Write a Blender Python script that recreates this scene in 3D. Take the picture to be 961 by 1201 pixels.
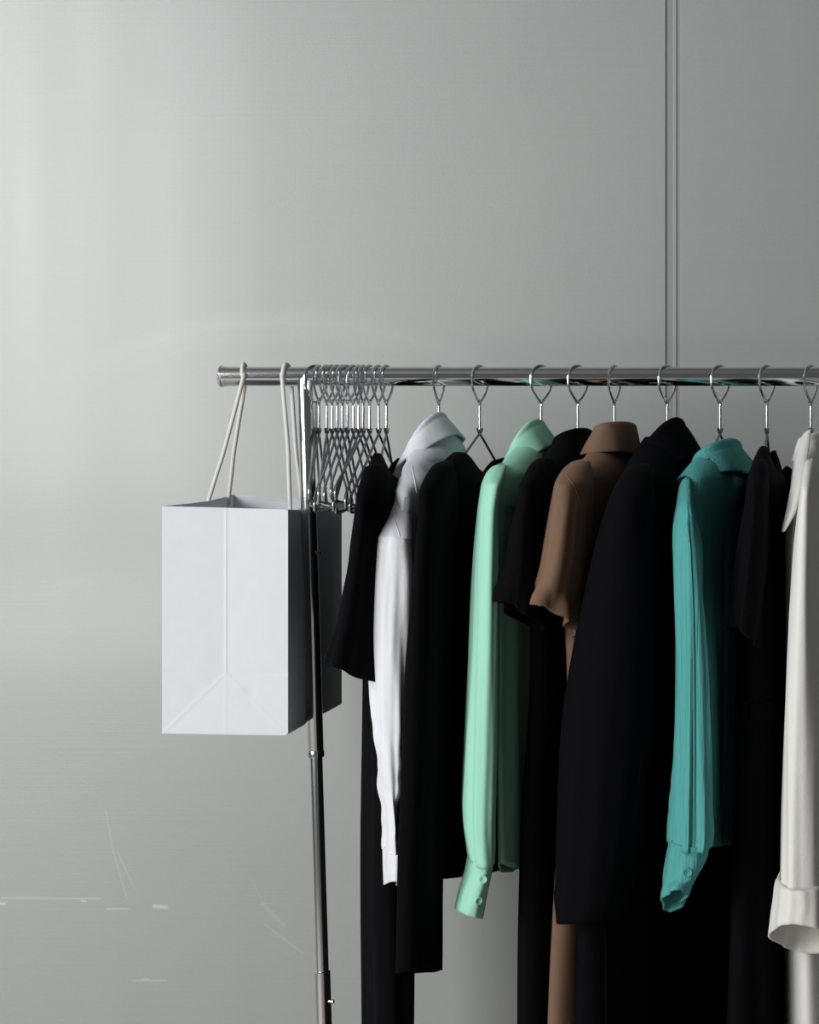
import bpy, bmesh, math, random
import numpy as np
from mathutils import Vector, noise
from mathutils.bvhtree import BVHTree

# ------------------------------------------------------------------ camera, world, lights
for o in list(bpy.data.objects):
    bpy.data.objects.remove(o)
scn = bpy.context.scene
COL = scn.collection
F, D, VX, VY = 1877.0, 2.04, 798.0, 600.5     # focal length in px, camera to rail, principal point
CAMZ = 1.43
cam_d = bpy.data.cameras.new('camera'); cam = bpy.data.objects.new('camera', cam_d); COL.objects.link(cam)
cam.location = (0, -D, CAMZ); cam.rotation_euler = (math.pi/2, 0, 0)
cam_d.sensor_fit = 'VERTICAL'; cam_d.sensor_height = 36.0; cam_d.lens = F/1201*36.0
cam_d.shift_x = (480.5-VX)/1201
cam_d.clip_start = 0.05
scn.camera = cam

w = bpy.data.worlds.new('room_light'); scn.world = w; w.use_nodes = True
w.node_tree.nodes['Background'].inputs[0].default_value = (0.86, 0.93, 1.0, 1)
w.node_tree.nodes['Background'].inputs[1].default_value = 0.085

def area(name, loc, target, sx, sy, power, col):
    d = bpy.data.lights.new(name, 'AREA'); d.shape = 'RECTANGLE'; d.size = sx; d.size_y = sy
    d.energy = power; d.color = col
    o = bpy.data.objects.new(name, d); COL.objects.link(o); o.location = loc
    o.rotation_euler = (Vector(target)-Vector(loc)).to_track_quat('-Z', 'Y').to_euler()
    return o
area('window_light', (-2.75, -3.0, 2.55), (-0.1, 0.2, 2.55), 2.4, 2.1, 130, (0.985, 0.995, 1.0))
area('lower_window_light', (-2.75, -3.0, 1.02), (-0.1, 0.2, 1.02), 2.4, .36, 25, (1.0, 0.94, 0.83))

vs = scn.view_settings
vs.view_transform = 'Standard'; vs.look = 'None'; vs.gamma = 1.0; vs.use_curve_mapping = False
vs.exposure = 0.09

# ------------------------------------------------------------------ helpers
def PX(px, Y):  return (px-VX)*(D+Y)/F
def PZ(py, Y):  return CAMZ-(py-VY)*(D+Y)/F
def P(px, py, Y): return Vector((PX(px, Y), Y, PZ(py, Y)))
RAILZ = PZ(441.5, 0); RAILR = 0.0123; WALLY = 0.42

def link(name, verts, faces, mat, parent=None, sharp=40, thick=0, mods=None, offset=-1):
    me = bpy.data.meshes.new(name)
    me.from_pydata([tuple(v) for v in verts], [], faces); me.update()
    me.polygons.foreach_set('use_smooth', [True]*len(me.polygons))
    if sharp: me.set_sharp_from_angle(angle=math.radians(sharp))
    if mat: me.materials.append(mat)
    o = bpy.data.objects.new(name, me); COL.objects.link(o)
    if parent: o.parent = parent
    if thick:
        m = o.modifiers.new('thickness', 'SOLIDIFY'); m.thickness = thick; m.offset = offset; m.use_rim = True
    return o

def link_bm(name, bm, mat, parent=None, sharp=40):
    bmesh.ops.recalc_face_normals(bm, faces=bm.faces)
    vs_ = [v.co.copy() for v in bm.verts]
    bm.verts.index_update()
    fs = [[v.index for v in f.verts] for f in bm.faces]
    bm.free()
    return link(name, vs_, fs, mat, parent, sharp)

def empty(name, loc):
    o = bpy.data.objects.new(name, None); o.empty_display_size = 0.03
    COL.objects.link(o); o.location = loc
    return o

def keep(o, root):
    """parent o to root keeping its world coordinates (o was built in world space)"""
    o.parent = root; o.matrix_parent_inverse.identity()
    l = root.location
    for v in o.data.vertices: v.co -= l
    return o

def tag(o, label, cat, group=None, kind=None):
    if kind: o['kind'] = kind
    if label: o['label'] = label
    if cat: o['category'] = cat
    if group: o['group'] = group
    return o

def tube_geo(pts, r, n=10, closed=False, cap=True):
    pts = [Vector(p) for p in pts]; m = len(pts)
    rs = r if hasattr(r, '__len__') else [r]*m
    T = []
    for i in range(m):
        a = pts[(i-1) % m] if (closed or i > 0) else pts[i]
        b = pts[(i+1) % m] if (closed or i < m-1) else pts[i]
        T.append((b-a).normalized())
    up = Vector((0, 0, 1)) if abs(T[0].z) < .9 else Vector((0, 1, 0))
    N = T[0].cross(up).normalized(); V = []; Fc = []
    for i in range(m):
        N = (N - T[i]*N.dot(T[i])).normalized(); B = T[i].cross(N)
        for k in range(n):
            a = 2*math.pi*k/n
            V.append(pts[i] + (N*math.cos(a)+B*math.sin(a))*rs[i])
    for i in range(m if closed else m-1):
        for k in range(n):
            a = i*n+k; b = i*n+(k+1) % n; c = ((i+1) % m)*n+(k+1) % n; d = ((i+1) % m)*n+k
            Fc.append([a, b, c, d])
    if cap and not closed:
        Fc.append(list(range(n))[::-1]); Fc.append([(m-1)*n+k for k in range(n)])
    return V, Fc

def merge(*geos):
    V = []; Fc = []
    for v, f in geos:
        o = len(V); V += list(v); Fc += [[i+o for i in q] for q in f]
    return V, Fc

def tube(name, pts, r, mat, parent=None, n=10, closed=False):
    v, f = tube_geo(pts, r, n, closed)
    return link(name, v, f, mat, parent)

def revolve_geo(prof, origin, axis, n=32):
    """prof: list of (dist along axis, radius)"""
    axis = Vector(axis).normalized(); o = Vector(origin)
    up = Vector((0, 0, 1)) if abs(axis.z) < .9 else Vector((0, 1, 0))
    N = axis.cross(up).normalized(); B = axis.cross(N)
    V = []; Fc = []
    for (h, r) in prof:
        for k in range(n):
            a = 2*math.pi*k/n
            V.append(o+axis*h+(N*math.cos(a)+B*math.sin(a))*max(r, 1e-5))
    for i in range(len(prof)-1):
        for k in range(n):
            Fc.append([i*n+k, i*n+(k+1) % n, (i+1)*n+(k+1) % n, (i+1)*n+k])
    Fc.append(list(range(n))[::-1]); Fc.append([(len(prof)-1)*n+k for k in range(n)])
    return V, Fc

def box_geo(x0, x1, y0, y1, z0, z1, b=0.0):
    bm = bmesh.new(); bmesh.ops.create_cube(bm, size=1)
    for v in bm.verts:
        v.co = Vector(((x0+x1)/2+v.co.x*(x1-x0), (y0+y1)/2+v.co.y*(y1-y0), (z0+z1)/2+v.co.z*(z1-z0)))
    if b: bmesh.ops.bevel(bm, geom=bm.edges[:], offset=b, segments=2, affect='EDGES')
    bmesh.ops.recalc_face_normals(bm, faces=bm.faces)
    bm.verts.index_update()
    V = [v.co.copy() for v in bm.verts]; Fc = [[v.index for v in f.verts] for f in bm.faces]; bm.free()
    return V, Fc

def catmull(pts, sub=8):
    pts = [Vector(p) for p in pts]; out = []
    for i in range(len(pts)-1):
        p0 = pts[max(i-1, 0)]; p1 = pts[i]; p2 = pts[i+1]; p3 = pts[min(i+2, len(pts)-1)]
        for k in range(sub):
            t = k/sub
            out.append(0.5*((2*p1)+(p2-p0)*t+(2*p0-5*p1+4*p2-p3)*t*t+(3*p1-p0-3*p2+p3)*t**3))
    out.append(pts[-1]); return out

# ------------------------------------------------------------------ materials
def newmat(name):
    m = bpy.data.materials.new(name); m.use_nodes = True
    nt = m.node_tree; return m, nt, nt.nodes['Principled BSDF']

def nd(nt, typ, **kw):
    n = nt.nodes.new(typ)
    for k, v in kw.items():
        if k.startswith('i_'): n.inputs[int(k[2:])].default_value = v
        else: setattr(n, k, v)
    return n

def plain(name, col, rough=.5, metal=0.0, spec=.5):
    m, nt, b = newmat(name)
    b.inputs['Base Color'].default_value = (*col, 1); b.inputs['Roughness'].default_value = rough
    b.inputs['Metallic'].default_value = metal; b.inputs['Specular IOR Level'].default_value = spec
    return m

def fabric(name, col, weave=900, wstr=.25, stretch=1.0, crinkle=0, cstr=.4, rough=.9, spec=.12, sheen=.0, var=.10, rum=.18):
    m, nt, b = newmat(name)
    tc = nd(nt, 'ShaderNodeTexCoord')
    mp = nd(nt, 'ShaderNodeMapping'); mp.inputs['Scale'].default_value = (1, 1, stretch)
    nt.links.new(tc.outputs['Object'], mp.inputs[0])
    n1 = nd(nt, 'ShaderNodeTexNoise'); n1.inputs['Scale'].default_value = weave; n1.inputs['Detail'].default_value = 3
    nt.links.new(mp.outputs[0], n1.inputs['Vector'])
    n2 = nd(nt, 'ShaderNodeTexNoise'); n2.inputs['Scale'].default_value = 14
    nt.links.new(tc.outputs['Object'], n2.inputs['Vector'])
    mix = nd(nt, 'ShaderNodeMixRGB'); mix.blend_type = 'MULTIPLY'; mix.inputs[0].default_value = var
    mix.inputs[1].default_value = (*col, 1); nt.links.new(n1.outputs[0], mix.inputs[2])
    mix2 = nd(nt, 'ShaderNodeMixRGB'); mix2.blend_type = 'MULTIPLY'; mix2.inputs[0].default_value = var*.6
    nt.links.new(mix.outputs[0], mix2.inputs[1]); nt.links.new(n2.outputs[0], mix2.inputs[2])
    nt.links.new(mix2.outputs[0], b.inputs['Base Color'])
    bp = nd(nt, 'ShaderNodeBump'); bp.inputs['Strength'].default_value = wstr; bp.inputs['Distance'].default_value = .0006
    nt.links.new(n1.outputs[0], bp.inputs['Height']); last = bp
    n4 = nd(nt, 'ShaderNodeTexNoise'); n4.inputs['Scale'].default_value = 70; n4.inputs['Detail'].default_value = 4
    mp4 = nd(nt, 'ShaderNodeMapping'); mp4.inputs['Scale'].default_value = (1, 1, .45); nt.links.new(tc.outputs['Object'], mp4.inputs[0])
    nt.links.new(mp4.outputs[0], n4.inputs['Vector'])
    b4 = nd(nt, 'ShaderNodeBump'); b4.inputs['Strength'].default_value = rum; b4.inputs['Distance'].default_value = .003
    nt.links.new(n4.outputs[0], b4.inputs['Height']); nt.links.new(last.outputs[0], b4.inputs['Normal']); last = b4
    if crinkle:
        mp2 = nd(nt, 'ShaderNodeMapping'); mp2.inputs['Scale'].default_value = (1, 1, .05)
        nt.links.new(tc.outputs['Object'], mp2.inputs[0])
        n3 = nd(nt, 'ShaderNodeTexNoise'); n3.inputs['Scale'].default_value = crinkle; n3.inputs['Detail'].default_value = 2
        nt.links.new(mp2.outputs[0], n3.inputs['Vector'])
        b2 = nd(nt, 'ShaderNodeBump'); b2.inputs['Strength'].default_value = cstr; b2.inputs['Distance'].default_value = .002
        nt.links.new(n3.outputs[0], b2.inputs['Height']); nt.links.new(last.outputs[0], b2.inputs['Normal']); last = b2
    nt.links.new(last.outputs[0], b.inputs['Normal'])
    b.inputs['Roughness'].default_value = rough; b.inputs['Specular IOR Level'].default_value = spec
    if sheen:
        b.inputs['Sheen Weight'].default_value = sheen; b.inputs['Sheen Roughness'].default_value = .5
        b.inputs['Sheen Tint'].default_value = (*[min(1, c*2+.02) for c in col], 1)
    return m

def wall_material():
    m, nt, b = newmat('brushed_aluminium')
    L = nt.links
    tc = nd(nt, 'ShaderNodeTexCoord'); co = tc.outputs['Object']
    def nz(scale, sx, sz, det=3):
        mp = nd(nt, 'ShaderNodeMapping'); mp.inputs['Scale'].default_value = (sx, 1, sz); L.new(co, mp.inputs[0])
        n = nd(nt, 'ShaderNodeTexNoise'); n.inputs['Scale'].default_value = scale; n.inputs['Detail'].default_value = det
        L.new(mp.outputs[0], n.inputs['Vector']); return n.outputs[0]
    def mth(op, a, bb=None, c=None, clamp=False):
        n = nd(nt, 'ShaderNodeMath', operation=op, use_clamp=clamp)
        for i, v in enumerate((a, bb, c)):
            if v is None: continue
            if isinstance(v, (int, float)): n.inputs[i].default_value = v
            else: L.new(v, n.inputs[i])
        return n.outputs[0]
    grain = nz(420, 1, 1, 2)           # fine speckle of the satin finish
    streak_h = nz(60, .06, 6, 3)       # horizontal rolling marks
    streak_v = nz(9, 1.6, .12, 2)      # long soft vertical smears
    cloud = nz(2.2, 1, 1, 2)
    # wear: scratches and rubbed arcs (positions on the wall in metres)
    def seg(x0, y0, x1, y1, wd):
        A = P(x0, y0, WALLY); Bv = P(x1, y1, WALLY); d = Bv-A
        s = nd(nt, 'ShaderNodeVectorMath', operation='SUBTRACT'); L.new(co, s.inputs[0]); s.inputs[1].default_value = A
        fl = nd(nt, 'ShaderNodeVectorMath', operation='MULTIPLY'); L.new(s.outputs[0], fl.inputs[0]); fl.inputs[1].default_value = (1, 0, 1)
        dt = nd(nt, 'ShaderNodeVectorMath', operation='DOT_PRODUCT'); L.new(fl.outputs[0], dt.inputs[0]); dt.inputs[1].default_value = (d.x/d.length_squared, 0, d.z/d.length_squared)
        t = mth('MAXIMUM', mth('MINIMUM', dt.outputs['Value'], 1.0), 0.0)
        pr = nd(nt, 'ShaderNodeVectorMath', operation='SCALE'); pr.inputs[0].default_value = (d.x, 0, d.z); L.new(t, pr.inputs['Scale'])
        ds = nd(nt, 'ShaderNodeVectorMath', operation='DISTANCE'); L.new(fl.outputs[0], ds.inputs[0]); L.new(pr.outputs[0], ds.inputs[1])
        return mth('SUBTRACT', 1.0, mth('DIVIDE', ds.outputs['Value'], wd), clamp=True)
    marks = None
    for (a, s) in (((2, 1053, 118, 1054, .0022), .5), ((0, 1060, 5, 1060, .0035), .9), ((96, 1056, 100, 1057, .003), .7),
                   ((126, 1066, 150, 1066, .0022), .5), ((181, 1063, 195, 1064, .0045), .9),
                   ((156, 1150, 194, 1150, .0026), .45), ((168, 1149, 174, 1149, .004), .6),
                   ((124, 950, 133, 1000, .0022), .22), ((133, 1000, 149, 1055, .0022), .25),
                   ((138, 1000, 158, 1042, .0022), .25), ((307, 1058, 333, 1085, .0045), .22),
                   ((312, 1085, 355, 1118, .003), .25), ((292, 1028, 322, 1080, .003), .12), ((160, 950, 176, 985, .0022), .0)):
        if s == 0: continue
        v = mth('MULTIPLY', seg(*a), s*.42)
        marks = v if marks is None else mth('MAXIMUM', marks, v)
    # faint rubbed arcs
    def arc(cx, cy, rad, wd, s):
        C = P(cx, cy, WALLY)
        su = nd(nt, 'ShaderNodeVectorMath', operation='SUBTRACT'); L.new(co, su.inputs[0]); su.inputs[1].default_value = C
        fl = nd(nt, 'ShaderNodeVectorMath', operation='MULTIPLY'); L.new(su.outputs[0], fl.inputs[0]); fl.inputs[1].default_value = (1, 0, 1)
        ln = nd(nt, 'ShaderNodeVectorMath', operation='LENGTH'); L.new(fl.outputs[0], ln.inputs[0])
        ring = mth('SUBTRACT', 1.0, mth('DIVIDE', mth('ABSOLUTE', mth('SUBTRACT', ln.outputs['Value'], rad)), wd), clamp=True)
        sep = nd(nt, 'ShaderNodeSeparateXYZ'); L.new(fl.outputs[0], sep.inputs[0])
        up = mth('MULTIPLY', mth('SUBTRACT', sep.outputs['Z'], rad*.84), 6.0/rad, clamp=True)
        return mth('MULTIPLY', mth('MULTIPLY', ring, up), s)
    arcs = mth('MAXIMUM', arc(335, 890, .672, .026, .55), arc(345, 905, .672, .016, .35))
    arcs = mth('MAXIMUM', arcs, arc(88, 722, .05, .012, .35))
    wear = mth('ADD', mth('MULTIPLY', arcs, .10), marks)
    ramp = nd(nt, 'ShaderNodeMixRGB'); ramp.inputs[1].default_value = (.348, .371, .366, 1); ramp.inputs[2].default_value = (.425, .445, .434, 1)
    tone = mth('ADD', mth('MULTIPLY', cloud, .55), mth('ADD', mth('MULTIPLY', streak_v, .35), mth('ADD', mth('MULTIPLY', streak_h, .30), mth('MULTIPLY', mth('SUBTRACT', grain, .5), .5))))
    L.new(mth('SUBTRACT', tone, .06, clamp=True), ramp.inputs[0])
    mx = nd(nt, 'ShaderNodeMixRGB'); L.new(wear, mx.inputs[0]); L.new(ramp.outputs[0], mx.inputs[1]); mx.inputs[2].default_value = (.93, .95, .94, 1)
    L.new(mx.outputs[0], b.inputs['Base Color'])
    b.inputs['Metallic'].default_value = .30
    L.new(mth('ADD', .47, mth('ADD', mth('MULTIPLY', streak_v, .10), mth('MULTIPLY', grain, .06))), b.inputs['Roughness'])
    b.inputs['Coat Weight'].default_value = .22; b.inputs['Coat Roughness'].default_value = .15
    bp = nd(nt, 'ShaderNodeBump'); bp.inputs['Strength'].default_value = .22; bp.inputs['Distance'].default_value = .0006
    L.new(mth('ADD', grain, mth('MULTIPLY', streak_h, .8)), bp.inputs['Height']); L.new(bp.outputs[0], b.inputs['Normal'])
    return m

M_wall = wall_material()
M_joint = plain('joint_aluminium', (.33, .345, .35), .5, .3)
M_backing = plain('wall_backing', (.16, .165, .17), .6, .6)
M_chrome = plain('polished_chrome', (.78, .79, .80), .10, 1.0)
M_post = plain('chrome_tube', (.74, .75, .75), .16, 1.0)
M_wire = plain('hanger_wire', (.76, .77, .78), .2, 1.0)
M_wire_dark = plain('hanger_wire_dark', (.20, .22, .23), .32, 1.0)
M_grip = plain('clear_grip', (.50, .55, .55), .12, .9)
M_rubber = plain('caster_rubber', (.02, .02, .02), .6)
M_bolt = plain('steel_bolt', (.7, .7, .7), .25, 1.0)

def paper():
    m, nt, b = newmat('white_kraft_paper')
    tc = nd(nt, 'ShaderNodeTexCoord')
    n1 = nd(nt, 'ShaderNodeTexNoise'); n1.inputs['Scale'].default_value = 60; n1.inputs['Detail'].default_value = 6
    nt.links.new(tc.outputs['Object'], n1.inputs['Vector'])
    mix = nd(nt, 'ShaderNodeMixRGB'); mix.inputs[1].default_value = (.725, .755, .80, 1); mix.inputs[2].default_value = (.78, .81, .85, 1)
    nt.links.new(n1.outputs[0], mix.inputs[0]); nt.links.new(mix.outputs[0], b.inputs['Base Color'])
    n2 = nd(nt, 'ShaderNodeTexNoise'); n2.inputs['Scale'].default_value = 500
    nt.links.new(tc.outputs['Object'], n2.inputs['Vector'])
    bp = nd(nt, 'ShaderNodeBump'); bp.inputs['Strength'].default_value = .08; bp.inputs['Distance'].default_value = .0005
    nt.links.new(n2.outputs[0], bp.inputs['Height']); nt.links.new(bp.outputs[0], b.inputs['Normal'])
    b.inputs['Roughness'].default_value = .75; b.inputs['Specular IOR Level'].default_value = .2
    return m
M_paper = paper()
M_cord = plain('twisted_paper_cord', (.74, .73, .69), .8, 0, .2)

M_white = fabric('white_cotton', (.84, .86, .92), 700, .25, rum=.3)
M_mint = fabric('mint_linen', (.40, .80, .63), 600, .35, 3)
M_teal = fabric('teal_crinkle_gauze', (.10, .40, .385), 700, .3, 2, crinkle=420, cstr=.75)
M_brown = fabric('brown_wool', (.205, .127, .085), 900, .4, sheen=.25, rum=.06)
M_cream = fabric('cream_linen', (.86, .855, .82), 500, .5, 2)
M_blk = fabric('black_jersey', (.004, .004, .0045), 800, .3, spec=.05)
M_blk_rib = fabric('black_rib_knit', (.0032, .0032, .0036), 600, .4, crinkle=300, cstr=.3, spec=.06)
M_coat = fabric('black_felted_wool', (.0042, .0042, .0054), 1000, .4, spec=.05)
M_navy = fabric('black_twill', (.0042, .0042, .0054), 800, .3, spec=.05)

# ------------------------------------------------------------------ the setting
def concrete():
    m, nt, b = newmat('warm_floor')
    tc = nd(nt, 'ShaderNodeTexCoord')
    n1 = nd(nt, 'ShaderNodeTexNoise'); n1.inputs['Scale'].default_value = 3; n1.inputs['Detail'].default_value = 8
    nt.links.new(tc.outputs['Object'], n1.inputs['Vector'])
    mix = nd(nt, 'ShaderNodeMixRGB'); mix.inputs[1].default_value = (.43, .385, .35, 1); mix.inputs[2].default_value = (.52, .475, .44, 1)
    nt.links.new(n1.outputs[0], mix.inputs[0]); nt.links.new(mix.outputs[0], b.inputs['Base Color'])
    b.inputs['Roughness'].default_value = .55
    return m
v, f = box_geo(-4, 4, -5, WALLY+.2, -.1, 0)
tag(link('floor', v, f, concrete()), None, None, kind='structure')
HWALL = 3.6
v, f = box_geo(-4, 4, WALLY+.02, WALLY+.2, 0, HWALL)
wall = tag(link('wall_back', v, f, M_backing), None, None, kind='structure')
xg0, xg1, xg2, xg3 = PX(783, WALLY), PX(789.5, WALLY), PX(795, WALLY), PX(797.5, WALLY)
def panel(x0, x1, b=.0015, y=WALLY):
    v, f = box_geo(x0, x1, y, WALLY+.02, 0.004, HWALL-.004, b)
    return link('panel', v, f, M_wall, wall)
panel(xg0-1.25, xg0, .003); panel(xg0-1.25-.012-1.22, xg0-1.25-.012, .003)
panel(xg3, xg3+1.25, .0015); panel(xg3+1.25+.012, xg3+2.47, .003)
v, f = box_geo(xg1, xg2, WALLY+.001, WALLY+.02, .004, HWALL-.004, .002)
link('joint_bead', v, f, M_wall, wall)
v, f = box_geo(xg0+.0002, xg3-.0002, WALLY+.0032, WALLY+.02, .004, HWALL-.004, .0)
link('joint_strip', v, f, M_joint, wall)
v, f = box_geo(-4, 4, -5, WALLY+.2, HWALL, HWALL+.1)
tag(link('ceiling', v, f, plain('ceiling_paint', (.20, .20, .20), .9)), None, None, kind='structure')

# ------------------------------------------------------------------ clothes rack
XL = PX(256, 0); XR = XL+1.56
rack = empty('clothes_rack', (XL, 0, 0))
tag(rack, 'chrome garment rack with telescoping uprights carrying all the clothes along the metal wall', 'clothes rack')
def rk(name, geo, mat, parent=None, sharp=40):
    o = link(name, geo[0], geo[1], mat, None, sharp); keep(o, rack)
    if parent is not None: o.parent = parent
    return o
rail = rk('rail', revolve_geo([(0.006, RAILR), (XR-XL-.006, RAILR)], (XL, 0, RAILZ), (1, 0, 0), 40), M_chrome)
for x, s in ((XL, 1), (XR, -1)):
    rk('end_cap', revolve_geo([(0, .006), (.0012, .0118), (.0035, .0142), (.0055, .0142), (.0066, .0128), (.011, .0128)], (x, 0, RAILZ), (s, 0, 0), 32), M_chrome, rail)
def upright(sgn, xt):
    # a telescoping post that leans slightly; xt = x at the rail, lean per metre of drop
    lean = .0245/.82*sgn; y0 = -.0045
    def pt(z): return Vector((xt+(RAILZ-z)*lean, y0, z))
    ax = (pt(1)-pt(0)).normalized()
    zt, z1, z2, zb = RAILZ-.002, PZ(887, 0), PZ(1137, 0), .10
    L1 = (zt-z1)/ax.z
    r = .0098
    up = rk('upper_post', revolve_geo([(0, r-.0008), (.001, r), (L1-.004, r), (L1-.001, r-.0008), (L1, r-.003)], pt(z1), ax, 28), M_post)
    rk('joint_ring', revolve_geo([(0, r+.0004), (.004, r+.0008), (.008, r+.0004)], pt(z1), ax, 28), M_post, up)
    L2 = (z1-z2+.03)/ax.z
    rk('inner_post', revolve_geo([(0, r-.0018), (L2, r-.0018)], pt(z2-.015), ax, 28), M_post)
    L3 = (z2-zb)/ax.z
    lo = rk('lower_post', revolve_geo([(0, r), (L3-.001, r), (L3, r-.001)], pt(zb), ax, 28), M_post)
    for py, par in ((648, up), (1172, lo)):
        z = PZ(py, 0); c = pt(z)
        rk('locking_button', revolve_geo([(0, .0022), (r+.0012, .0022), (r+.0026, .0026), (r+.0045, .0026), (r+.0055, .0012)], c+Vector((0, -.003, 0)), (1, -.15, 0), 14), M_bolt, par)
    # foot bar on two casters
    b = pt(zb)
    foot = rk('foot_bar', revolve_geo([(0, .010), (.002, .0125), (.438, .0125), (.44, .010)], b+Vector((0, -.22, -.005)), (0, 1, 0), 24), M_post)
    for dy in (-.20, .20):
        c = b+Vector((0, dy, 0))
        fork = box_geo(c.x-.014, c.x+.014, c.y-.006, c.y+.02, .055, .092, .003)
        rk('caster_fork', fork, M_bolt, foot)
        rk('caster_wheel', revolve_geo([(-.009, .020), (-.007, .025), (.007, .025), (.009, .020)], (c.x, c.y, .0255), (1, 0, 0), 24), M_rubber, foot)
        rk('caster_stem', revolve_geo([(0, .005), (.03, .005)], (c.x, c.y+.005, .085), (0, 0, 1), 12), M_bolt, foot)
    return b
XP = PX(358.5, 0)
b0 = upright(1, XP); b1 = upright(-1, XR-(XP-XL))
rk('lower_rail', revolve_geo([(0, .009), ((b1-b0).length, .009)], b0+Vector((0, 0, .08)), b1-b0, 24), M_post)

# ------------------------------------------------------------------ wire hangers
def hanger_mesh(bar=True, half=.195):
    """local space: origin on the rail axis, y along the hanger, z up"""
    wr = .0016; R = .0200; zc = RAILR+wr-R
    hook = [(0, 0, -.0440), (0, .0002, -.0365), (0, .0028, -.0310), (0, .0082, -.0268)]
    for k in range(29):                       # far side, over the top, down the near side
        a = math.radians(-44 + k*(266/28))
        hook.append((0, math.cos(a)*R*.97, zc+math.sin(a)*R))
    hook += [(0, -.0088, -.0262), (0, -.0052, -.0292), (0, -.0035, -.0310)]
    H = tube_geo(catmull(hook, 2), wr, 8)
    tip = revolve_geo([(-.001, wr), (0, wr*1.35), (.003, wr*1.35), (.004, wr*.6)], hook[-1], Vector(hook[-1])-Vector(hook[-2]), 10)
    stem = revolve_geo([(0, .0017), (.001, .0023), (.006, .0023), (.007, .0018), (.0355, .0018), (.0365, .0014)], (0, 0, -.0735), (0, 0, 1), 12)
    za, ze = -.0715, -.150
    wr2 = .0016
    pts = [(-.003, -.009, za+.006), (0, -.003, za+.001)]
    left = [(.001, 0, za-.001)]
    arm = lambda s: [(0, s*.02, za-.009), (0, s*.10, za-.042), (0, s*(half-.02), ze+.008), (0, s*(half-.005), ze+.0005), (0, s*half, ze-.008),
                     (0, s*(half-.004), ze-.0145), (0, s*(half-.014), ze-.0165)]
    A = arm(-1); B = arm(1)
    loop = B[::-1] + [(.0012, 0, za)] + A if False else None
    near = tube_geo(catmull([(.0015, .006, za+.005), (.0012, .001, za+.0005)] + A, 5), wr2, 8)
    far = tube_geo(catmull([(-.0015, -.006, za+.005), (-.0012, -.001, za+.0005)] + B, 5), wr2, 8)
    coil = tube_geo([(.0021*math.cos(t), .0026*math.sin(t), za+.0005+.0006*t/6.28) for t in [k*.4 for k in range(32)]], .0009, 6)
    bars = tube_geo([(0, -half+.014, ze-.0165), (0, 0, ze-.0165), (0, half-.014, ze-.0165)], wr2, 8)
    grips = [tube_geo(catmull(q[3:6], 4), .0022, 10) for q in (A, B)]
    return dict(hook=merge(H, tip), stem=stem, frame=merge(near, far, bars), coil=coil, grips=grips)
HG = hanger_mesh()
_cache = {}
def hanger(px, yaw, hook_yaw, label, group=None, tilt=0.0):
    """yaw > 0 brings the near end to the left"""
    e = empty('wire_hanger', (PX(px, 0), 0, RAILZ))
    e.rotation_euler = (tilt, 0, -math.radians(yaw)); e.rotation_mode = 'XYZ'
    def put(name, geo, mat, key, parent, rz=0):
        if key in _cache:
            o = bpy.data.objects.new(name, _cache[key]); COL.objects.link(o)
        else:
            o = link(name, geo[0], geo[1], mat); _cache[key] = o.data
        o.parent = parent
        o.rotation_euler = (0, 0, rz)
        return o
    put('hook', HG['hook'], M_wire, 'hook', e, -math.radians(hook_yaw-yaw))
    put('stem', HG['stem'], M_wire, 'stem', e)
    fr = put('wire_frame', HG['frame'], M_wire_dark, 'frame', e)
    put('twist_coil', HG['coil'], M_wire_dark, 'coil', fr)
    for i, g in enumerate(HG['grips']): put('shoulder_grip', g, M_grip, 'grip%d' % i, fr)
    return tag(e, label, 'hanger', group)

random.seed(4)
apx = [370.5, 374.5, 383.5, 389.5, 396, 402, 408, 414.5, 420.5, 426.5, 433.6, 444]
hyaw = [34, 8, 14, 20, 16, 12, 22, 18, 6, 9, 16, 14]
for i, x in enumerate(apx):
    u = i/(len(apx)-1)
    hanger(x, -8.5*(1-u)-1.5+random.uniform(-1.6, 1.6), hyaw[i], 'empty chrome wire hanger bunched beside the rack post', 'empty hangers bunched at the post', tilt=math.radians(random.uniform(-3.2, 3.2)))

# ------------------------------------------------------------------ cloth lofting
def pch(xs, ys, x):
    xs = np.array(xs, float); ys = np.array(ys, float)
    h = np.diff(xs); d = np.diff(ys)/h
    m = np.zeros_like(ys)
    if len(xs) > 2:
        for i in range(1, len(xs)-1):
            if d[i-1]*d[i] > 0:
                w1 = 2*h[i]+h[i-1]; w2 = h[i]+2*h[i-1]; m[i] = (w1+w2)/(w1/d[i-1]+w2/d[i])
    m[0] = d[0]; m[-1] = d[-1]
    i = np.clip(np.searchsorted(xs, x)-1, 0, len(h)-1)
    t = (x-xs[i])/h[i]
    return (2*t**3-3*t**2+1)*ys[i]+(t**3-2*t**2+t)*h[i]*m[i]+(-2*t**3+3*t**2)*ys[i+1]+(t**3-t**2)*h[i]*m[i+1]

def sstep(a, b, x):
    t = min(1, max(0, (x-a)/(b-a) if a != b else 0)); return t*t*(3-2*t)

def ring(n, hx, hy, ex):
    """superellipse resampled by arc length; starts at +x (right), ccw from above: far, left, near"""
    t = np.linspace(0, 2*np.pi, 721)
    c, s = np.cos(t), np.sin(t)
    x = np.sign(c)*np.abs(c)**(2/ex)*hx; y = np.sign(s)*np.abs(s)**(2/ex)*hy
    L = np.concatenate([[0], np.cumsum(np.hypot(np.diff(x), np.diff(y)))])
    q = np.linspace(0, L[-1], n, endpoint=False)
    return np.interp(q, L, x), np.interp(q, L, y)

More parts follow.
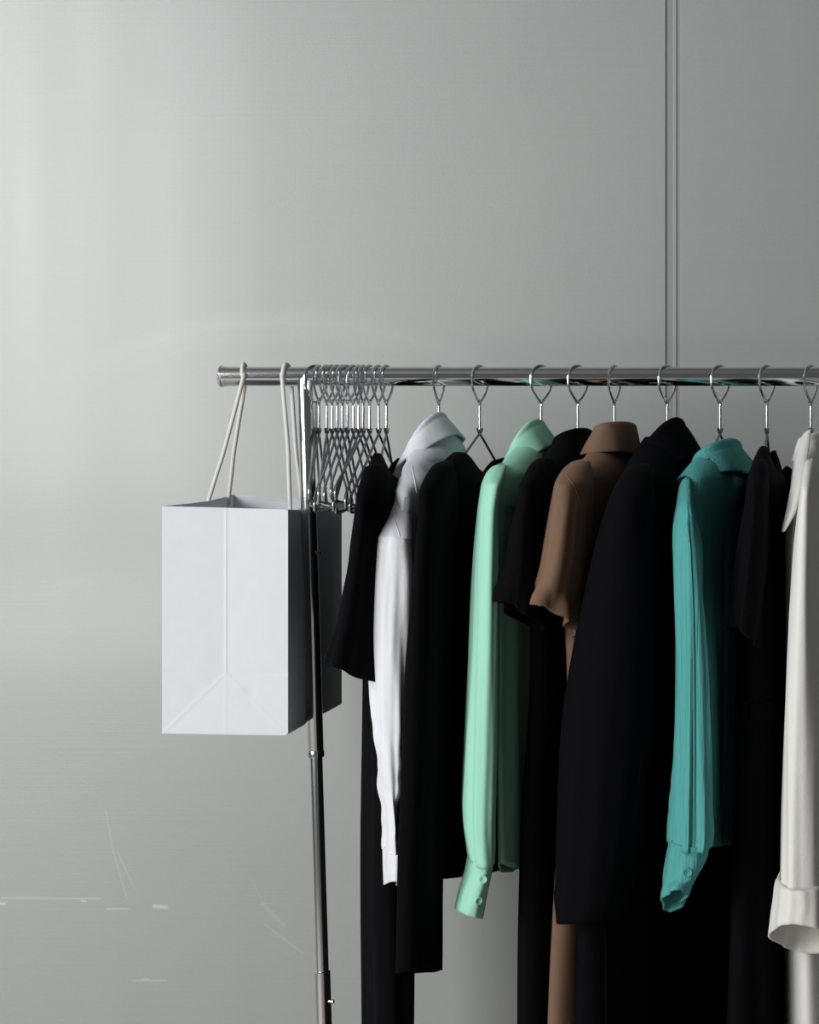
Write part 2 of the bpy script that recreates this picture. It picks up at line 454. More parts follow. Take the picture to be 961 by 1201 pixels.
def loft(name, rows, mat, root, nu=96, dz=.008, ex=2.2, folds=(.004, 26, 3.0), grow=(0, .3), seed=0, hem=(0, 0, .05),
         top=None, steps=(), ripple=None, thick=.0016, wrinkle=None, sharp=55, swell=None, tail=0):
    """rows: (z, cx, cy, hx, hy, yawtan), top to bottom. folds: (amplitude, across freq, down freq) of the cloth folds, grow: where the
    folds set in (fractions of the length). hem: (near edge up, left edge up, reach). ripple: (amp, waves, reach) ruffled hem."""
    R = np.array(rows, float)
    zt, zb = R[0, 0], R[-1, 0]; Lz = zt-zb
    s = zt-R[:, 0]
    nv = max(8, int(Lz/dz))
    S = np.linspace(0, 1, nv+1)
    S = np.where(S < .999, S, 1.0)*Lz
    # denser rows at the top where shoulders curve
    S = np.unique(np.concatenate([S, np.linspace(0, min(.09, Lz), 22)]))
    cols = [pch(s, R[:, k], S) for k in range(1, 6)]
    V = []; Fc = []
    off = Vector((seed*7.31, seed*3.77, seed*1.93))
    for i, sv in enumerate(S):
        cx, cy, hx, hy, yt = [c[i] for c in cols]
        x, y = ring(nu, hx, hy, ex)
        z = zt-sv; fr = sv/Lz
        g = sstep(grow[0], grow[1], fr) if grow[1] > grow[0] else 1
        wh = sstep(zb+hem[2], zb, z)
        nx = np.roll(y, -1)-np.roll(y, 1); ny = -(np.roll(x, -1)-np.roll(x, 1))
        ln = np.hypot(nx, ny)+1e-9; nx /= ln; ny /= ln
        st = sum(a*(1-sstep(zz-.0012, zz+.0012, z)) for zz, a in steps)
        for k in range(nu):
            px_, py_ = x[k], y[k]
            a = folds[0]*g
            p = Vector((px_*folds[1]*1.6, py_*folds[1], z*folds[2]))+off
            d = a*(noise.noise(p)*1.4+.55*noise.noise(p*2.1+Vector((5, 1, 0)))+.9*(.25-abs(noise.noise(p*1.35+Vector((1, 8, 3))))))
            if wrinkle:
                am, fq, z0, z1 = wrinkle
                ww = sstep(z0-.05, z0, z)*(1-sstep(z1, z1+.05, z)) if z0 < z1 else 0
                if ww > 0:
                    q = Vector((px_*fq*.5, py_*fq*.5, z*fq+px_*fq*.9))+off
                    d += am*ww*noise.noise(q)*1.6
            if swell: d += swell(px_/max(hx, 1e-4), py_/max(hy, 1e-4), z)
            if ripple:
                wr_ = sstep(zb+ripple[2], zb, z)
                d += ripple[0]*wr_*math.sin(2*math.pi*ripple[1]*k/nu+seed)
            d += st
            X = cx+px_+nx[k]*d; Yl = py_+ny[k]*d
            zz = z+wh*(hem[0]*(-py_/max(hy, 1e-4))+hem[1]*(-px_/max(hx, 1e-4)))
            if tail: zz -= wh*tail*(1-min(1, (py_/max(hy, 1e-4))**2))
            if top and sv < top[2]:
                wt = (1-sv/top[2])**2
                zz -= wt*(top[0]*(1-sstep(.30, .92, abs(py_)/hy))+top[1]*max(0, -px_/hx))
            V.append((X+Yl*yt, cy+Yl, zz))
    m = len(S)
    for i in range(m-1):
        for k in range(nu):
            k2 = (k+1) % nu
            Fc.append([i*nu+k, (i+1)*nu+k, (i+1)*nu+k2, i*nu+k2])
    o = link(name, V, Fc, mat, None, sharp, thick)
    keep(o, root)
    return o

def body_rows(stem_px, spec):
    """spec rows: (py, near_px, hy, hx[, dx]) measured at the near edge of the garment (Y=-hy)"""
    out = []
    for r in spec:
        py, npx, hy, hx = r[:4]; dx = r[4] if len(r) > 4 else 0
        cx = PX(stem_px, 0)+dx
        near = PX(npx, -hy)+hx*.55
        out.append((PZ(py, -hy), cx, 0.0, hx, hy, (cx-near)/hy))
    return out

def sleeve_rows(spec, yc=-.215, hy=.06, yc0=-.165, hy0=.02, n0=2, yt=.12):
    out = []
    for i, (py, xl, xr) in enumerate(spec):
        t = min(1, i/n0)
        t = t*t*(3-2*t)
        y = yc0+(yc-yc0)*t; h = hy0+(hy-hy0)*t
        Yv = y-h*.35
        x0, x1 = PX(xl, Yv), PX(xr, Yv)
        hx = (x1-x0)/2
        sh = min(abs(yt*h)*.45, hx*.35)
        out.append((PZ(py, Yv), (x0+x1)/2, y, hx-sh*.6, h, yt))
    if hy0 < hy*.7:      # rounded sleeve head tucked into the shoulder
        z, cx, cy, hx, h, t = out[0]
        out.insert(0, (z+.0035, cx+hx*.25, cy+.012, hx*.35, h*.4, t))
    return out

def mirror_rows(rows, stemx, dx=0.0):
    """far sleeve: the near sleeve's rows carried to the far side of the hanger"""
    return [(z, 2*stemx-cx+dx, -cy, hx*.9, hy*.9, yt) for (z, cx, cy, hx, hy, yt) in rows]

def collar(root, mat, cpx, a, b, py_back, py_front, stand, fall, flare, yaw=12, ff=None, gap=.35, point=.015, thick=.0022, nphi=72, seed=0, cy=0, wob=.002, lean=.0, name='collar', roll=.005, side=0.0, sdrop=0.0):
    """stand-and-fall collar: ridge high at the back (right), low at the front (left)"""
    zb, zf = PZ(py_back, cy), PZ(py_front, cy); cx = PX(cpx, cy); ty = math.tan(math.radians(yaw))
    V = []; Fc = []
    prof = []
    for k in range(7): prof.append((-1, k/6))                       # stand, bottom to top
    for k in range(1, 6): prof.append((0, k/6))                     # roll over
    for k in range(13): prof.append((1, k/12))                      # fall
    m = len(prof)
    for i in range(nphi+1):
        u = -1+2*i/nphi; ph = u*(math.pi-gap)
        c, s = math.cos(ph), math.sin(ph)
        zr = zb+(zf-zb)*((1-c)/2)**1.0
        fl = fall+point*sstep(.72, 1.0, abs(u))
        nl = math.hypot(c/a, s/b); ox, oy = c/a/nl, s/b/nl
        nzv = noise.noise(Vector((c*2+seed, s*2, 0)))*wob
        for (kind, t) in prof:
            if kind == -1: off = -.003-.003*(1-t); z = zr-stand*(1-t)-roll
            elif kind == 0:
                an = math.pi*(1-t); off = roll*.55*math.cos(an)+.0; z = zr-roll+roll*math.sin(an)
            else:
                fv = flare if ff is None else flare+(ff-flare)*(1-c)/2
                off = roll*.55+fv*(t**.8)+nzv*t+side*s*s*t; z = zr-roll-(fl*(1-sdrop*s*s)-roll)*t
            x = a*c+ox*off; y = b*s+oy*off
            V.append((cx+x+y*ty+lean*(zr-z), cy+y, z))
    for i in range(nphi):
        for k in range(m-1):
            Fc.append([i*m+k, (i+1)*m+k, (i+1)*m+k+1, i*m+k+1])
    o = link(name, V, Fc, mat, None, 60, thick, offset=0)
    keep(o, root)
    return o

def button(root, cloth, px, py, r, mat, name='button'):
    """sew a button onto the cloth where the sight line through (px, py) meets it"""
    me = cloth.data; L = root.location
    bvh = BVHTree.FromPolygons([v.co+L for v in me.vertices], [tuple(p.vertices) for p in me.polygons])
    o0 = Vector((0, -D, CAMZ)); d = (P(px, py, 0)-o0).normalized()
    hit, n, _, _ = bvh.ray_cast(o0, d)
    if hit is None: return None
    if n.dot(d) > 0: n = -n
    g = revolve_geo([(-.0015, r*.9), (.0012, r), (.0022, r*.95), (.0022, r*.72), (.0012, r*.62), (.0012, r*.25), (.0004, r*.2), (.0004, .0001)], hit, n, 18)
    o = link(name, g[0], g[1], mat); keep(o, root); o.parent = cloth
    return o

def seam(root, cloth, pts, r=.0006, mat=None):
    """a raised seam sewn along the cloth below the given sight lines"""
    me = cloth.data; L = root.location
    bvh = BVHTree.FromPolygons([v.co+L for v in me.vertices], [tuple(p.vertices) for p in me.polygons])
    o0 = Vector((0, -D, CAMZ)); hits = []
    for q in catmull([(x, y, 0) for x, y in pts], 10):
        d = (P(q.x, q.y, 0)-o0).normalized(); h = bvh.ray_cast(o0, d)[0]
        if h is not None: hits.append(h)
    if len(hits) < 4: return
    keepers = [hits[0]]
    for h in hits[1:]:
        if (h-keepers[-1]).length > .0015 and abs(h.y-keepers[-1].y) < .03: keepers.append(h)
    if len(keepers) < 3: return
    g_ = tube_geo(keepers, r, 6)
    o = link('seam', g_[0], g_[1], mat or me.materials[0]); keep(o, root); o.parent = cloth

def yaw_of(rows):
    r = min(rows, key=lambda q: abs(q[4]-.18))
    return math.degrees(math.atan(r[5]))

def garment(name, px, label, cat):
    e = empty(name, (PX(px, 0), 0, PZ(700, 0)))
    return tag(e, label, cat)
ZNEAR = lambda py, Y=-.22: PZ(py, Y)

# ------------------------------------------------------------------ white paper carrier bag hung on the rail by its handles
def build_bag():
    hb = .15
    x0, x1 = PX(190, -hb), PX(338, -hb); zb = PZ(861, -hb); zt = PZ(595.5, -hb)
    root = empty('paper_bag', ((x0+x1)/2, 0, zb))
    tag(root, 'plain white paper carrier bag hanging from the end of the rail by its cord handles', 'bag')
    ns, ng, nv = 60, 80, 140                       # samples on a broad side, on a gusset, up the height
    H = zt-zb; vfold = (861-789)/(861-595.5)
    def rim(x, y):                                # the far rim rides a little higher, near rim dips to the right
        u = (x-x0)/(x1-x0); t = (y+hb)/(2*hb)
        return (1-t)*(.002-.004*u) + t*(.019-.012*u) - .004*math.sin(math.pi*t)*(1 if u > .5 else .4)
    V = []; Fc = []
    per = []
    for k in range(ns): per.append(('R', k/ns))
    for k in range(ng): per.append(('B', k/ng))
    for k in range(ns): per.append(('L', k/ns))
    for k in range(ng): per.append(('N', k/ng))
    n = len(per)
    def gus(u, v):
        """origami fold of the gusset: v-groove above the base triangle; returns inward offset"""
        a = 1-abs(u); A = .0036
        if v >= vfold: d = A*a*(1+.25*(v-vfold))
        else:
            vv = v/vfold
            d = A*min(a, vv)
        # crisp pressed crease ridges
        d -= .0006*math.exp(-(u/.014)**2)*(1 if v > vfold*.9 else .35)
        if v < vfold: d -= .0006*math.exp(-((a-v/vfold)/.02)**2)
        d += .0004*math.exp(-((v-vfold)/.006)**2)*(.4+.6*sstep(.1, .9, abs(u)))
        return d
    for j in range(nv+1):
        v = j/nv
        for (sd, t) in per:
            if sd == 'R':
                y = -hb+2*hb*t; x = x1
                zc = zb+H*v
                px_left = (XP+(RAILZ-zc)*.0245/.82)-.0098-.0012        # left face of the rack post
                dent = max(0, x1-px_left)
                wdt = .034+.02*v
                x -= dent*math.exp(-((y+.0045)/wdt)**2)
                x += .004*math.sin(math.pi*t)*(1-math.exp(-((y)/.06)**2))*math.sin(math.pi*min(1, v*1.1))
            elif sd == 'B':
                x = x1+(x0-x1)*t; y = hb-gus(2*t-1, v)
            elif sd == 'L':
                y = hb-2*hb*t; x = x0 - .003*math.sin(math.pi*t)*math.sin(math.pi*v)
                x += .006*math.sin(math.pi*t)*v**4
            else:
                x = x0+(x1-x0)*t; y = -hb+gus(2*t-1, v)
                y += .0008*noise.noise(Vector((x*9, 3, v*2)))+.00015*noise.noise(Vector((x*40, 9, v*11)))
                # a small dent pressed into the base fold
                y += .0008*math.exp(-(((t-.69)/.05)**2+((v-.19)/.025)**2))
            z = zb+H*v+rim(x, y)*v
            if sd == 'N': z += -.002*(1-v)*t
            V.append((x, y, z))
    for j in range(nv):
        for k in range(n):
            k2 = (k+1) % n
            Fc.append([j*n+k, j*n+k2, (j+1)*n+k2, (j+1)*n+k])
    b = link('bag_body', V, Fc, M_paper, None, 28, .0006); keep(b, root)
    base = link('bag_bottom', *box_geo(x0+.002, x1-.002, -hb+.006, hb-.006, zb+.001, zb+.003), M_paper); keep(base, root)
    # turned-in rim band inside the mouth
    V = []; Fc = []
    for j, dz in enumerate((-.004, -.040)):
        for (sd, t) in per:
            inx = .0018
            jx = nv if j == 0 else nv-13
            q = b.data.vertices[jx*n+per.index((sd, t))].co+root.location
            c = Vector(((x0+x1)/2, 0, q.z)); dvec = (c-q); dvec.z = 0
            off = {'R': Vector((-inx, 0, 0)), 'L': Vector((inx, 0, 0)), 'N': Vector((0, inx, 0)), 'B': Vector((0, -inx, 0))}[sd]
            V.append(q+off+Vector((0, 0, -.001)))
    for k in range(n):
        k2 = (k+1) % n
        Fc.append([k, k+n, k2+n, k2])
    o = link('rim_band', V, Fc, M_paper, None, 28, .0005); keep(o, root); o.parent = b
    # handles: each a cord loop from the inner face of a broad side over the rail and back
    rc = .0027; ro = RAILR+rc+.0003
    for (nb, nY, fb, fY, xn, xf) in (((240, 590), .015, (267, 584), .115, 288.5, 284.5), ((340.5, 586), -.045, (356, 590), .065, 334.5, 338.5)):
        A = P(nb[0], nb[1]+12, nY); B = P(fb[0], fb[1]+12, fY)
        xa, xb = PX(xn, 0), PX(xf, 0)
        over = []
        for k in range(13):
            a = math.radians(200-k*(220/12))
            over.append(Vector((xa+(xb-xa)*k/12, math.cos(a)*ro, RAILZ+math.sin(a)*ro)))
        def side(p, q, bow):
            m = p.lerp(q, .5)+Vector((bow, 0, 0)); return [p, p.lerp(m, .6), m]
        pts = side(A, over[0], .002)+over+side(B, over[-1], -.002)[::-1]
        cp = catmull(pts, 5)
        g = tube_geo(cp, rc, 10)
        # twisted strand relief
        o = link('cord_handle', g[0], g[1], M_cord); keep(o, root)
        for q in (A, B):
            v, f = revolve_geo([(0, .0042), (.001, .0046), (.002, .0042)], q+Vector((0, 0, .012)), (0, 0, 1), 14)
    return root
build_bag()

# ------------------------------------------------------------------ garments, from the post along the rail
# hems are open tubes of cloth; front faces left, back faces right, near shoulder towards the room
SX = lambda px: PX(px, 0)

BK = {}
def body(key, name, px, spec, hook_yaw, hlabel, mat, g, *a, **k):
    """a garment's body and the hanger that carries it, both turned the same way"""
    R = body_rows(px, spec); BK[key] = R
    hanger(px, yaw_of(R), hook_yaw, hlabel)
    return loft(name, R, mat, g, *a, **k)

# --- 1 long black short-sleeved dress
g = garment('short_sleeved_dress', 453.5, 'long black dress with wide short sleeves hanging between empty hangers and white shirt', 'dress')
body(1, 'bodice', 453.5, [(531, 434, .095, .010), (540, 431, .12, .014), (553, 428, .16, .018), (571, 426, .195, .021), (640, 428, .20, .024), (760, 432, .20, .026),
     (830, 434, .20, .027), (1000, 436, .20, .030), (1200, 438, .20, .032), (1420, 438, .20, .034)], 14,
     'chrome wire hanger carrying the black short-sleeved dress beside the empty hangers', M_navy, g, 120, .01, 2.3, (.006, 16, 1.2), (.1, .5), 1, top=(.024, .012, .05))
sp = [(546, 432, 448), (562, 425, 452), (590, 421, 456), (640, 413, 456), (700, 402, 452), (750, 393, 446), (792, 387, 440)]
r = sleeve_rows(sp, -.215, .06)
loft('sleeve', r, M_navy, g, 84, .006, 2.1, (.005, 30, 2.5), (.1, .6), 2, hem=(.012, .012, .06), ripple=(.004, 3, .06))
loft('sleeve', mirror_rows(r, SX(453.5), .03), M_navy, g, 48, .012, 2.1, (.004, 30, 2.5), (.1, .6), 3)

# --- 2 white shirt
g = garment('white_shirt', 515, 'white cotton button-cuff shirt with a fold-down collar, sleeve hanging straight', 'shirt')
wb = body(2, 'shirt_body', 515, [(506, 493, .035, .015), (519, 485, .05, .019), (532, 478, .085, .022), (547, 471, .13, .024), (563, 465, .18, .026), (580, 460, .21, .026), (620, 455, .22, .026), (660, 456, .22, .026),
     (760, 460, .21, .024), (860, 466, .205, .024), (985, 470, .20, .024)], 12, 'chrome wire hanger carrying the white cotton shirt', M_white, g, 140, .006, 2.4, (.006, 18, 1.8), (.02, .4), 11,
     steps=((PZ(540, -.08), -.0018),), hem=(.03, 0, .08), wrinkle=(.0045, 30, PZ(640, 0), PZ(530, 0)))
sp = [(558, 469, 480), (576, 461.5, 480), (598, 447, 481), (620, 435, 482), (640, 429, 483), (690, 426, 484), (760, 425, 483), (830, 428, 480), (890, 433, 478), (930, 438, 475), (960, 444, 472), (1003, 446, 472)]
r = sleeve_rows(sp, -.222, .040, -.15, .014, 4, -.28)
s1 = loft('sleeve', r, M_white, g, 96, .005, 2.5, (.0045, 36, 4), (.05, .3), 12, steps=((PZ(632, -.22), -.0022),), wrinkle=(.0026, 46, PZ(995, -.22), PZ(880, -.22)))
seam(g, wb, [(483, 546), (486, 560), (489, 580)]); seam(g, s1, [(457, 597), (462, 608), (467, 622), (469, 630)])
cf = sleeve_rows([(998, 446, 473), (1012, 446.5, 472), (1040, 447.5, 471)], -.222, .040, -.222, .041, 1, -.28)
c1 = loft('cuff', cf, M_white, g, 72, .004, 2.2, (.0022, 40, 14), (0, 0), 13, hem=(.012, .0, .04), thick=.0026)
loft('sleeve', mirror_rows(r, SX(515), .02), M_white, g, 48, .012, 2.1, (.0035, 34, 5), (.05, .35), 14)
collar(g, M_white, 500, .019, .050, 484, 545, .030, .028, .016, 10, .014, .45, .016, seed=1, wob=.006, lean=.1, side=.002, sdrop=.10)

# --- 3 black sweater
g = garment('black_sweater', 563, 'black long-sleeved scoop-neck sweater hanging between the white shirt and the mint shirt', 'sweater')
body(3, 'sweater_body', 563, [(530, 526, .10, .014), (538, 517, .13, .018), (550, 508, .165, .021), (566, 501, .195, .023), (640, 500, .20, .024), (800, 497, .20, .024),
     (1000, 496, .195, .025), (1066, 497, .195, .024)], 24, 'chrome wire hanger carrying the black scoop-neck sweater, its bare arms showing', M_blk_rib, g, 120, .009, 2.4, (.004, 18, 1.5), (.05, .5), 21,
     top=(.022, .006, .045), hem=(.034, 0, .05))
sp = [(543, 512, 530), (556, 502, 530), (580, 495, 528), (650, 490, 524), (800, 478, 521), (900, 473, 518), (1000, 470, 514), (1080, 469.5, 512.5), (1146, 469, 511.5)]
r = sleeve_rows(sp, -.215, .06)
loft('sleeve', r, M_blk_rib, g, 72, .008, 2.2, (.003, 24, 2.5), (.1, .5), 22, hem=(.017, -.002, .04))
loft('sleeve', mirror_rows(r, SX(563), .02), M_blk_rib, g, 48, .014, 2.2, (.003, 24, 2.5), (.1, .5), 23)

# --- 4 mint shirt
g = garment('mint_shirt', 635, 'mint green linen shirt with a pointed collar, back yoke and buttoned cuff', 'shirt')
body(4, 'shirt_body', 635, [(511, 611, .035, .014), (520, 604, .05, .018), (531, 595, .085, .020), (544, 583, .135, .022), (558, 573, .185, .023), (590, 571, .20, .023), (700, 572, .205, .023),
     (850, 572, .205, .023), (960, 573, .20, .024), (1014, 574, .20, .024)], 38, 'chrome wire hanger carrying the mint green shirt', M_mint, g, 140, .007, 2.4, (.005, 17, 1.3), (.08, .4), 31,
     steps=((PZ(597, -.05), -.0028),), hem=(.0, 0, .12), tail=.042)
sp = [(546, 577, 594), (556, 567, 592), (572, 560.5, 587), (600, 556, 583), (650, 552, 582), (720, 547, 582.5), (800, 542.5, 583), (880, 539, 583), (940, 537, 582), (968, 538.5, 580), (990, 542, 578.5), (1012, 546.5, 577)]
r = sleeve_rows(sp, -.215, .042, yt=-.22)
s1 = loft('sleeve', r, M_mint, g, 110, .005, 2.5, (.0042, 42, 1.4), (.03, .25), 33)
cf = sleeve_rows([(1006, 547, 578), (1020, 545, 576.5), (1045, 538, 571), (1074, 531, 565)], -.218, .036, -.216, .040, 1, -.22)
c1 = loft('cuff', cf, M_mint, g, 84, .0035, 2.2, (.0020, 44, 8), (0, 0), 34, hem=(.005, .005, .05), thick=.0026, steps=((PZ(1009, -.22), .0008),))
loft('sleeve', mirror_rows(r, SX(635), .01), M_mint, g, 48, .012, 2.1, (.0032, 38, 1.6), (.05, .3), 35)
collar(g, M_mint, 619, .0145, .050, 492, 541, .026, .034, .014, 12, .014, .45, .012, seed=7, wob=.005, lean=.12, side=.003, sdrop=.15)
for py, pxb in ((1031, 567), (1056, 561)):
    button(g, c1, pxb, py, .0046, M_mint)

# --- 5 long black knitted dress with short sleeves
g = garment('black_knit_dress', 678, 'long black knitted dress with wavy short sleeve hem, hanging between mint shirt and brown dress', 'dress')
body(5, 'bodice', 678, [(514, 653, .04, .017), (522, 646, .06, .020), (531, 638, .09, .022), (545, 626, .14, .024), (562, 616, .185, .025), (600, 614, .20, .026), (700, 615, .20, .026), (760, 616.5, .20, .026),
     (1000, 607, .20, .028), (1200, 604, .20, .030), (1440, 602, .20, .032)], 36, 'chrome wire hanger carrying the long black knitted dress behind the brown one', M_blk, g, 120, .01, 2.3, (.005, 16, 1.2), (.2, .6), 41)
sp = [(538, 630, 648), (552, 618, 648), (575, 610, 646), (610, 604, 644), (660, 597, 643), (700, 590, 642), (728, 587, 642)]
r = sleeve_rows(sp, -.215, .06)
loft('sleeve', r, M_blk, g, 96, .005, 2.1, (.005, 30, 2.5), (.1, .6), 42, hem=(.018, .014, .07), ripple=(.0055, 4, .05))
loft('sleeve', mirror_rows(r, SX(678), .02), M_blk, g, 48, .012, 2.1, (.004, 30, 2.5), (.1, .6), 43)
collar(g, M_blk, 673, .0165, .046, 503, 517, .024, .026, .010, 13, None, .3, .0, seed=9, wob=.010, roll=.009)

# --- 6 brown dress
g = garment('brown_dress', 721, 'brown wool dress with a broad turned-down collar and ruffled short sleeve', 'dress')
body(6, 'bodice', 721, [(514, 702, .035, .014), (524, 694, .05, .018), (536, 682, .09, .021), (547, 670, .135, .024), (562, 658, .185, .025), (600, 655, .195, .026), (700, 656, .20, .026), (748, 657, .20, .026),
     (800, 659, .20, .026), (950, 650, .20, .027), (1080, 640, .20, .029), (1200, 632, .20, .031), (1440, 622, .20, .034)], 20, 'chrome wire hanger carrying the brown wool dress',
     M_brown, g, 120, .01, 2.3, (.005, 16, 1.2), (.15, .6), 51)
sp = [(541, 672, 692), (553, 658, 694), (572, 649, 695), (600, 643, 694), (650, 635.5, 690), (700, 627, 682), (734, 624, 677)]
r = sleeve_rows(sp, -.215, .062)
s1 = loft('sleeve', r, M_brown, g, 128, .0045, 2.1, (.0045, 32, 2.0), (.08, .5), 52, hem=(.024, .010, .075), ripple=(.008, 7, .04), thick=.0024)
seam(g, s1, [(664, 556), (672, 568), (678, 582), (682, 600)])
loft('sleeve', mirror_rows(r, SX(721), .03), M_brown, g, 48, .012, 2.1, (.004, 30, 2.5), (.1, .6), 53)
collar(g, M_brown, 722, .0190, .050, 496, 503, .028, .040, .004, 14, .010, .3, .0, seed=12, wob=.006, roll=.006, side=.008, sdrop=.10)

# --- 7 black wool coat
g = garment('black_coat', 783, 'heavy black wool coat with a high pointed collar and one wide tapering sleeve', 'coat')
cb = body(7, 'coat_body', 783, [(512, 757, .045, .022), (522, 748, .06, .026), (533, 740, .095, .028), (548, 730, .145, .030), (566, 722, .19, .031), (640, 714, .205, .032), (760, 700, .21, .033), (900, 685, .21, .034),
     (1080, 671, .21, .036), (1200, 668, .21, .038), (1440, 664, .21, .040)], 34, 'chrome wire hanger carrying the heavy black wool coat', M_coat, g, 120, .01, 2.4, (.004, 12, .9), (.2, .6), 61)
sp = [(546, 738, 764), (562, 725, 768), (590, 712, 770), (640, 696, 773), (700, 682, 774), (760, 671, 773), (850, 660, 768), (950, 655, 757), (1030, 653, 742), (1087, 653, 725)]
r = sleeve_rows(sp, -.222, .060, -.175, .02, 2, .1)
s1 = loft('sleeve', r, M_coat, g, 96, .008, 2.2, (.006, 14, 1.6), (.1, .5), 62, hem=(.014, -.001, .04), thick=.004, steps=((PZ(1052, -.3), .001),))
seam(g, s1, [(752, 890), (747, 940), (737, 1000), (716, 1076)], .0012)
seam(g, cb, [(710, 1090), (711, 1150), (711, 1215)], .0014); seam(g, cb, [(786, 1080), (786, 1140), (787, 1215)], .0014)
r2 = mirror_rows(r, SX(783), .02)
loft('sleeve', [(z, cx, min(cy, .225), hx*.6, hy*.8, yt) for (z, cx, cy, hx, hy, yt) in r2], M_coat, g, 48, .014, 2.2, (.004, 14, 1.6), (.1, .5), 63)
collar(g, M_coat, 776, .021, .05, 491, 545, .03, .044, .020, 16, None, .45, .02, seed=14, wob=.003, thick=.004, roll=.008, lean=.1)

# --- 8 teal shirt
g = garment('teal_shirt', 845, 'teal crinkled gauze shirt with a rolled collar and one-button cuff', 'shirt')
body(8, 'shirt_body', 845, [(527, 825, .045, .016), (536, 815, .08, .020), (547, 807, .13, .022), (564, 801, .185, .023), (590, 799, .20, .024), (760, 802, .20, .024),
     (900, 806, .20, .024), (1030, 808, .20, .024)], 37, 'chrome wire hanger carrying the teal gauze shirt', M_teal, g, 140, .007, 2.3, (.006, 24, 1.2), (.05, .4), 71, hem=(.035, 0, .06))
sp = [(562, 801, 810), (574, 796, 812), (600, 793, 814), (650, 793, 819), (720, 793, 824), (800, 792.5, 827), (880, 790.5, 829), (940, 787, 831.5), (975, 785, 833), (994, 784.5, 831)]
r = sleeve_rows(sp, -.250, .046, -.18, .018, 3, -.10)
s1 = loft('sleeve', r, M_teal, g, 150, .005, 2.3, (.0068, 75, 1.2), (.02, .2), 72)
cf = sleeve_rows([(988, 784.5, 833), (1005, 783, 829), (1030, 780, 818), (1050, 778, 809), (1060, 777.5, 804)], -.250, .040, -.250, .044, 1, -.10)
c1 = loft('cuff', cf, M_teal, g, 96, .003, 2.2, (.0022, 46, 8), (0, 0), 73, hem=(.022, .0, .04), thick=.0024, ripple=(.003, 5, .03), steps=((PZ(992, -.22), .0008),))
loft('sleeve', mirror_rows(r, SX(845), .015), M_teal, g, 48, .012, 2.1, (.0035, 40, 1.6), (.03, .25), 74)
collar(g, M_teal, 842, .021, .072, 515, 541, .026, .044, .012, 14, .006, .5, .006, seed=17, wob=.012, roll=.009, side=.022, sdrop=.25)
button(g, c1, 806.5, 1023, .0054, M_teal)

# --- 9 black belted dress
g = garment('black_belted_dress', 900, 'black belted dress hanging between the teal shirt and the cream coat', 'dress')
body(9, 'bodice', 900, [(523, 888, .075, .010), (533, 884, .10, .015), (548, 881, .145, .020), (568, 878, .19, .024), (620, 875, .195, .026), (760, 868, .20, .028), (830, 865, .20, .028),
     (1000, 853, .20, .031), (1200, 848, .20, .034), (1440, 844, .20, .038)], 33, 'chrome wire hanger carrying the black belted dress next to the cream coat', M_navy, g, 120, .01, 2.3, (.006, 18, 1.2), (.05, .5), 81, top=(.030, .01, .055))
BR = BK[9]
sp = [(541, 884, 900), (556, 880, 904), (580, 876, 905), (620, 871.5, 904), (680, 864.5, 901), (730, 859, 896), (752, 857.5, 893)]
r = sleeve_rows(sp, -.215, .055)
loft('sleeve', r, M_navy, g, 84, .006, 2.1, (.005, 30, 2.0), (.1, .6), 82, hem=(.012, .010, .05), ripple=(.0035, 4, .04))
loft('sleeve', mirror_rows(r, SX(900), .02), M_navy, g, 48, .012, 2.1, (.004, 30, 2.0), (.1, .6), 83)
def belt_row(py):
    z = PZ(py, -.2); R = np.array(BR); s = R[0, 0]-R[:, 0]
    c = [float(pch(s, R[:, k], np.array([R[0, 0]-z]))[0]) for k in range(1, 6)]
    return (z, c[0], c[1], c[2]+.004, c[3]+.004, c[4])
bt = loft('belt', [belt_row(q) for q in (826, 832, 840, 847)], M_navy, g, 96, .005, 2.3, (.001, 18, 1.2), (0, 0), 84, thick=.002)
v, f = box_geo(PX(872, -.21), PX(876.5, -.21), -.2135, -.205, PZ(850, -.21), PZ(823, -.21), .001)
o = link('belt_loop', v, f, M_navy); keep(o, g); o.parent = bt

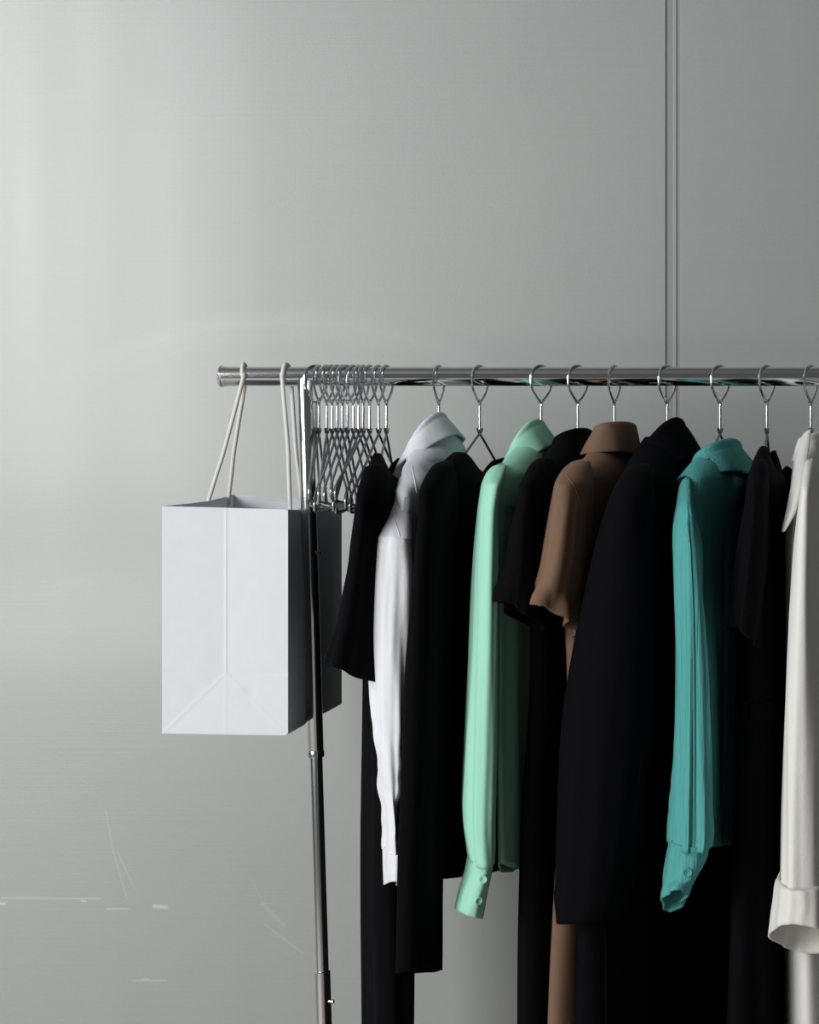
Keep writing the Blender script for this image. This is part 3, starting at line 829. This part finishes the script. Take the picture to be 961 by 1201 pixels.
# --- 10 cream coat
g = garment('cream_coat', 951.5, 'cream linen coat with a long lapel and a broad rolled-up sleeve cuff', 'coat')
body(10, 'coat_body', 951.5, [(514, 941, .045, .016), (524, 939, .065, .020), (534, 938, .10, .022), (546, 937, .145, .023), (562, 935, .19, .025), (600, 929, .20, .027), (640, 923, .20, .027), (700, 924, .195, .027), (850, 926, .175, .027),
     (1000, 930, .165, .028), (1200, 932, .165, .030), (1440, 934, .165, .032)], 30, 'chrome wire hanger carrying the cream linen coat', M_cream, g, 140, .008, 2.3, (.005, 16, 1.0), (.1, .6), 91)
sp = [(540, 946, 957), (552, 943.5, 959), (580, 939, 960), (620, 934, 961), (680, 929.5, 962), (760, 925, 964), (850, 920.5, 966), (950, 917, 968), (1045, 914.5, 970)]
r = sleeve_rows(sp, -.232, .060)
s1 = loft('sleeve', r, M_cream, g, 96, .006, 2.5, (.0045, 30, 1.2), (.05, .35), 92)
cf = sleeve_rows([(1033, 913.5, 971), (1038, 911.5, 976), (1060, 909.5, 978), (1085, 907, 980), (1108, 904.5, 983)], -.238, .063, -.236, .062, 1)
c1 = loft('rolled_cuff', cf, M_cream, g, 96, .0035, 2.3, (.004, 26, 5), (0, 0), 93, hem=(.032, .004, .06), thick=.0035)
loft('sleeve', mirror_rows(r, SX(951.5), .02), M_cream, g, 48, .012, 2.1, (.0035, 30, 1.3), (.05, .35), 94)
collar(g, M_cream, 952, .016, .045, 508, 518, .026, .030, .010, 12, None, 1.1, .0, seed=21, wob=.006, roll=.007)
# lapel: a long tapering flap folded back over the front edge
lp = [(507, 946, 951, -.055), (513, 941.5, 951, -.075), (530, 936, 949, -.115), (552, 932, 945, -.165), (575, 928, 940, -.203), (600, 923, 934, -.217), (616, 919.5, 926, -.218), (624, 918, 921, -.216)]
V = []; Fc = []
nlp = 10
cl = []
for i, (py, xa, xb_, Y) in enumerate(lp):
    A = P(xa, py, Y); B = P(xb_, py-3, Y-.012)
    cl.append((A, B))
AA = catmull([a for a, _ in cl], 6); BB = catmull([b_ for _, b_ in cl], 6)
for A, B in zip(AA, BB):
    for k in range(nlp+1):
        t = k/nlp
        p = A.lerp(B, t)+Vector((0, -.008*math.sin(math.pi*t), 0)); V.append(p)
for i in range(len(AA)-1):
    for k in range(nlp):
        Fc.append([i*(nlp+1)+k, (i+1)*(nlp+1)+k, (i+1)*(nlp+1)+k+1, i*(nlp+1)+k+1])
o = link('lapel', V, Fc, M_cream, None, 60, .0025, offset=0); keep(o, g)
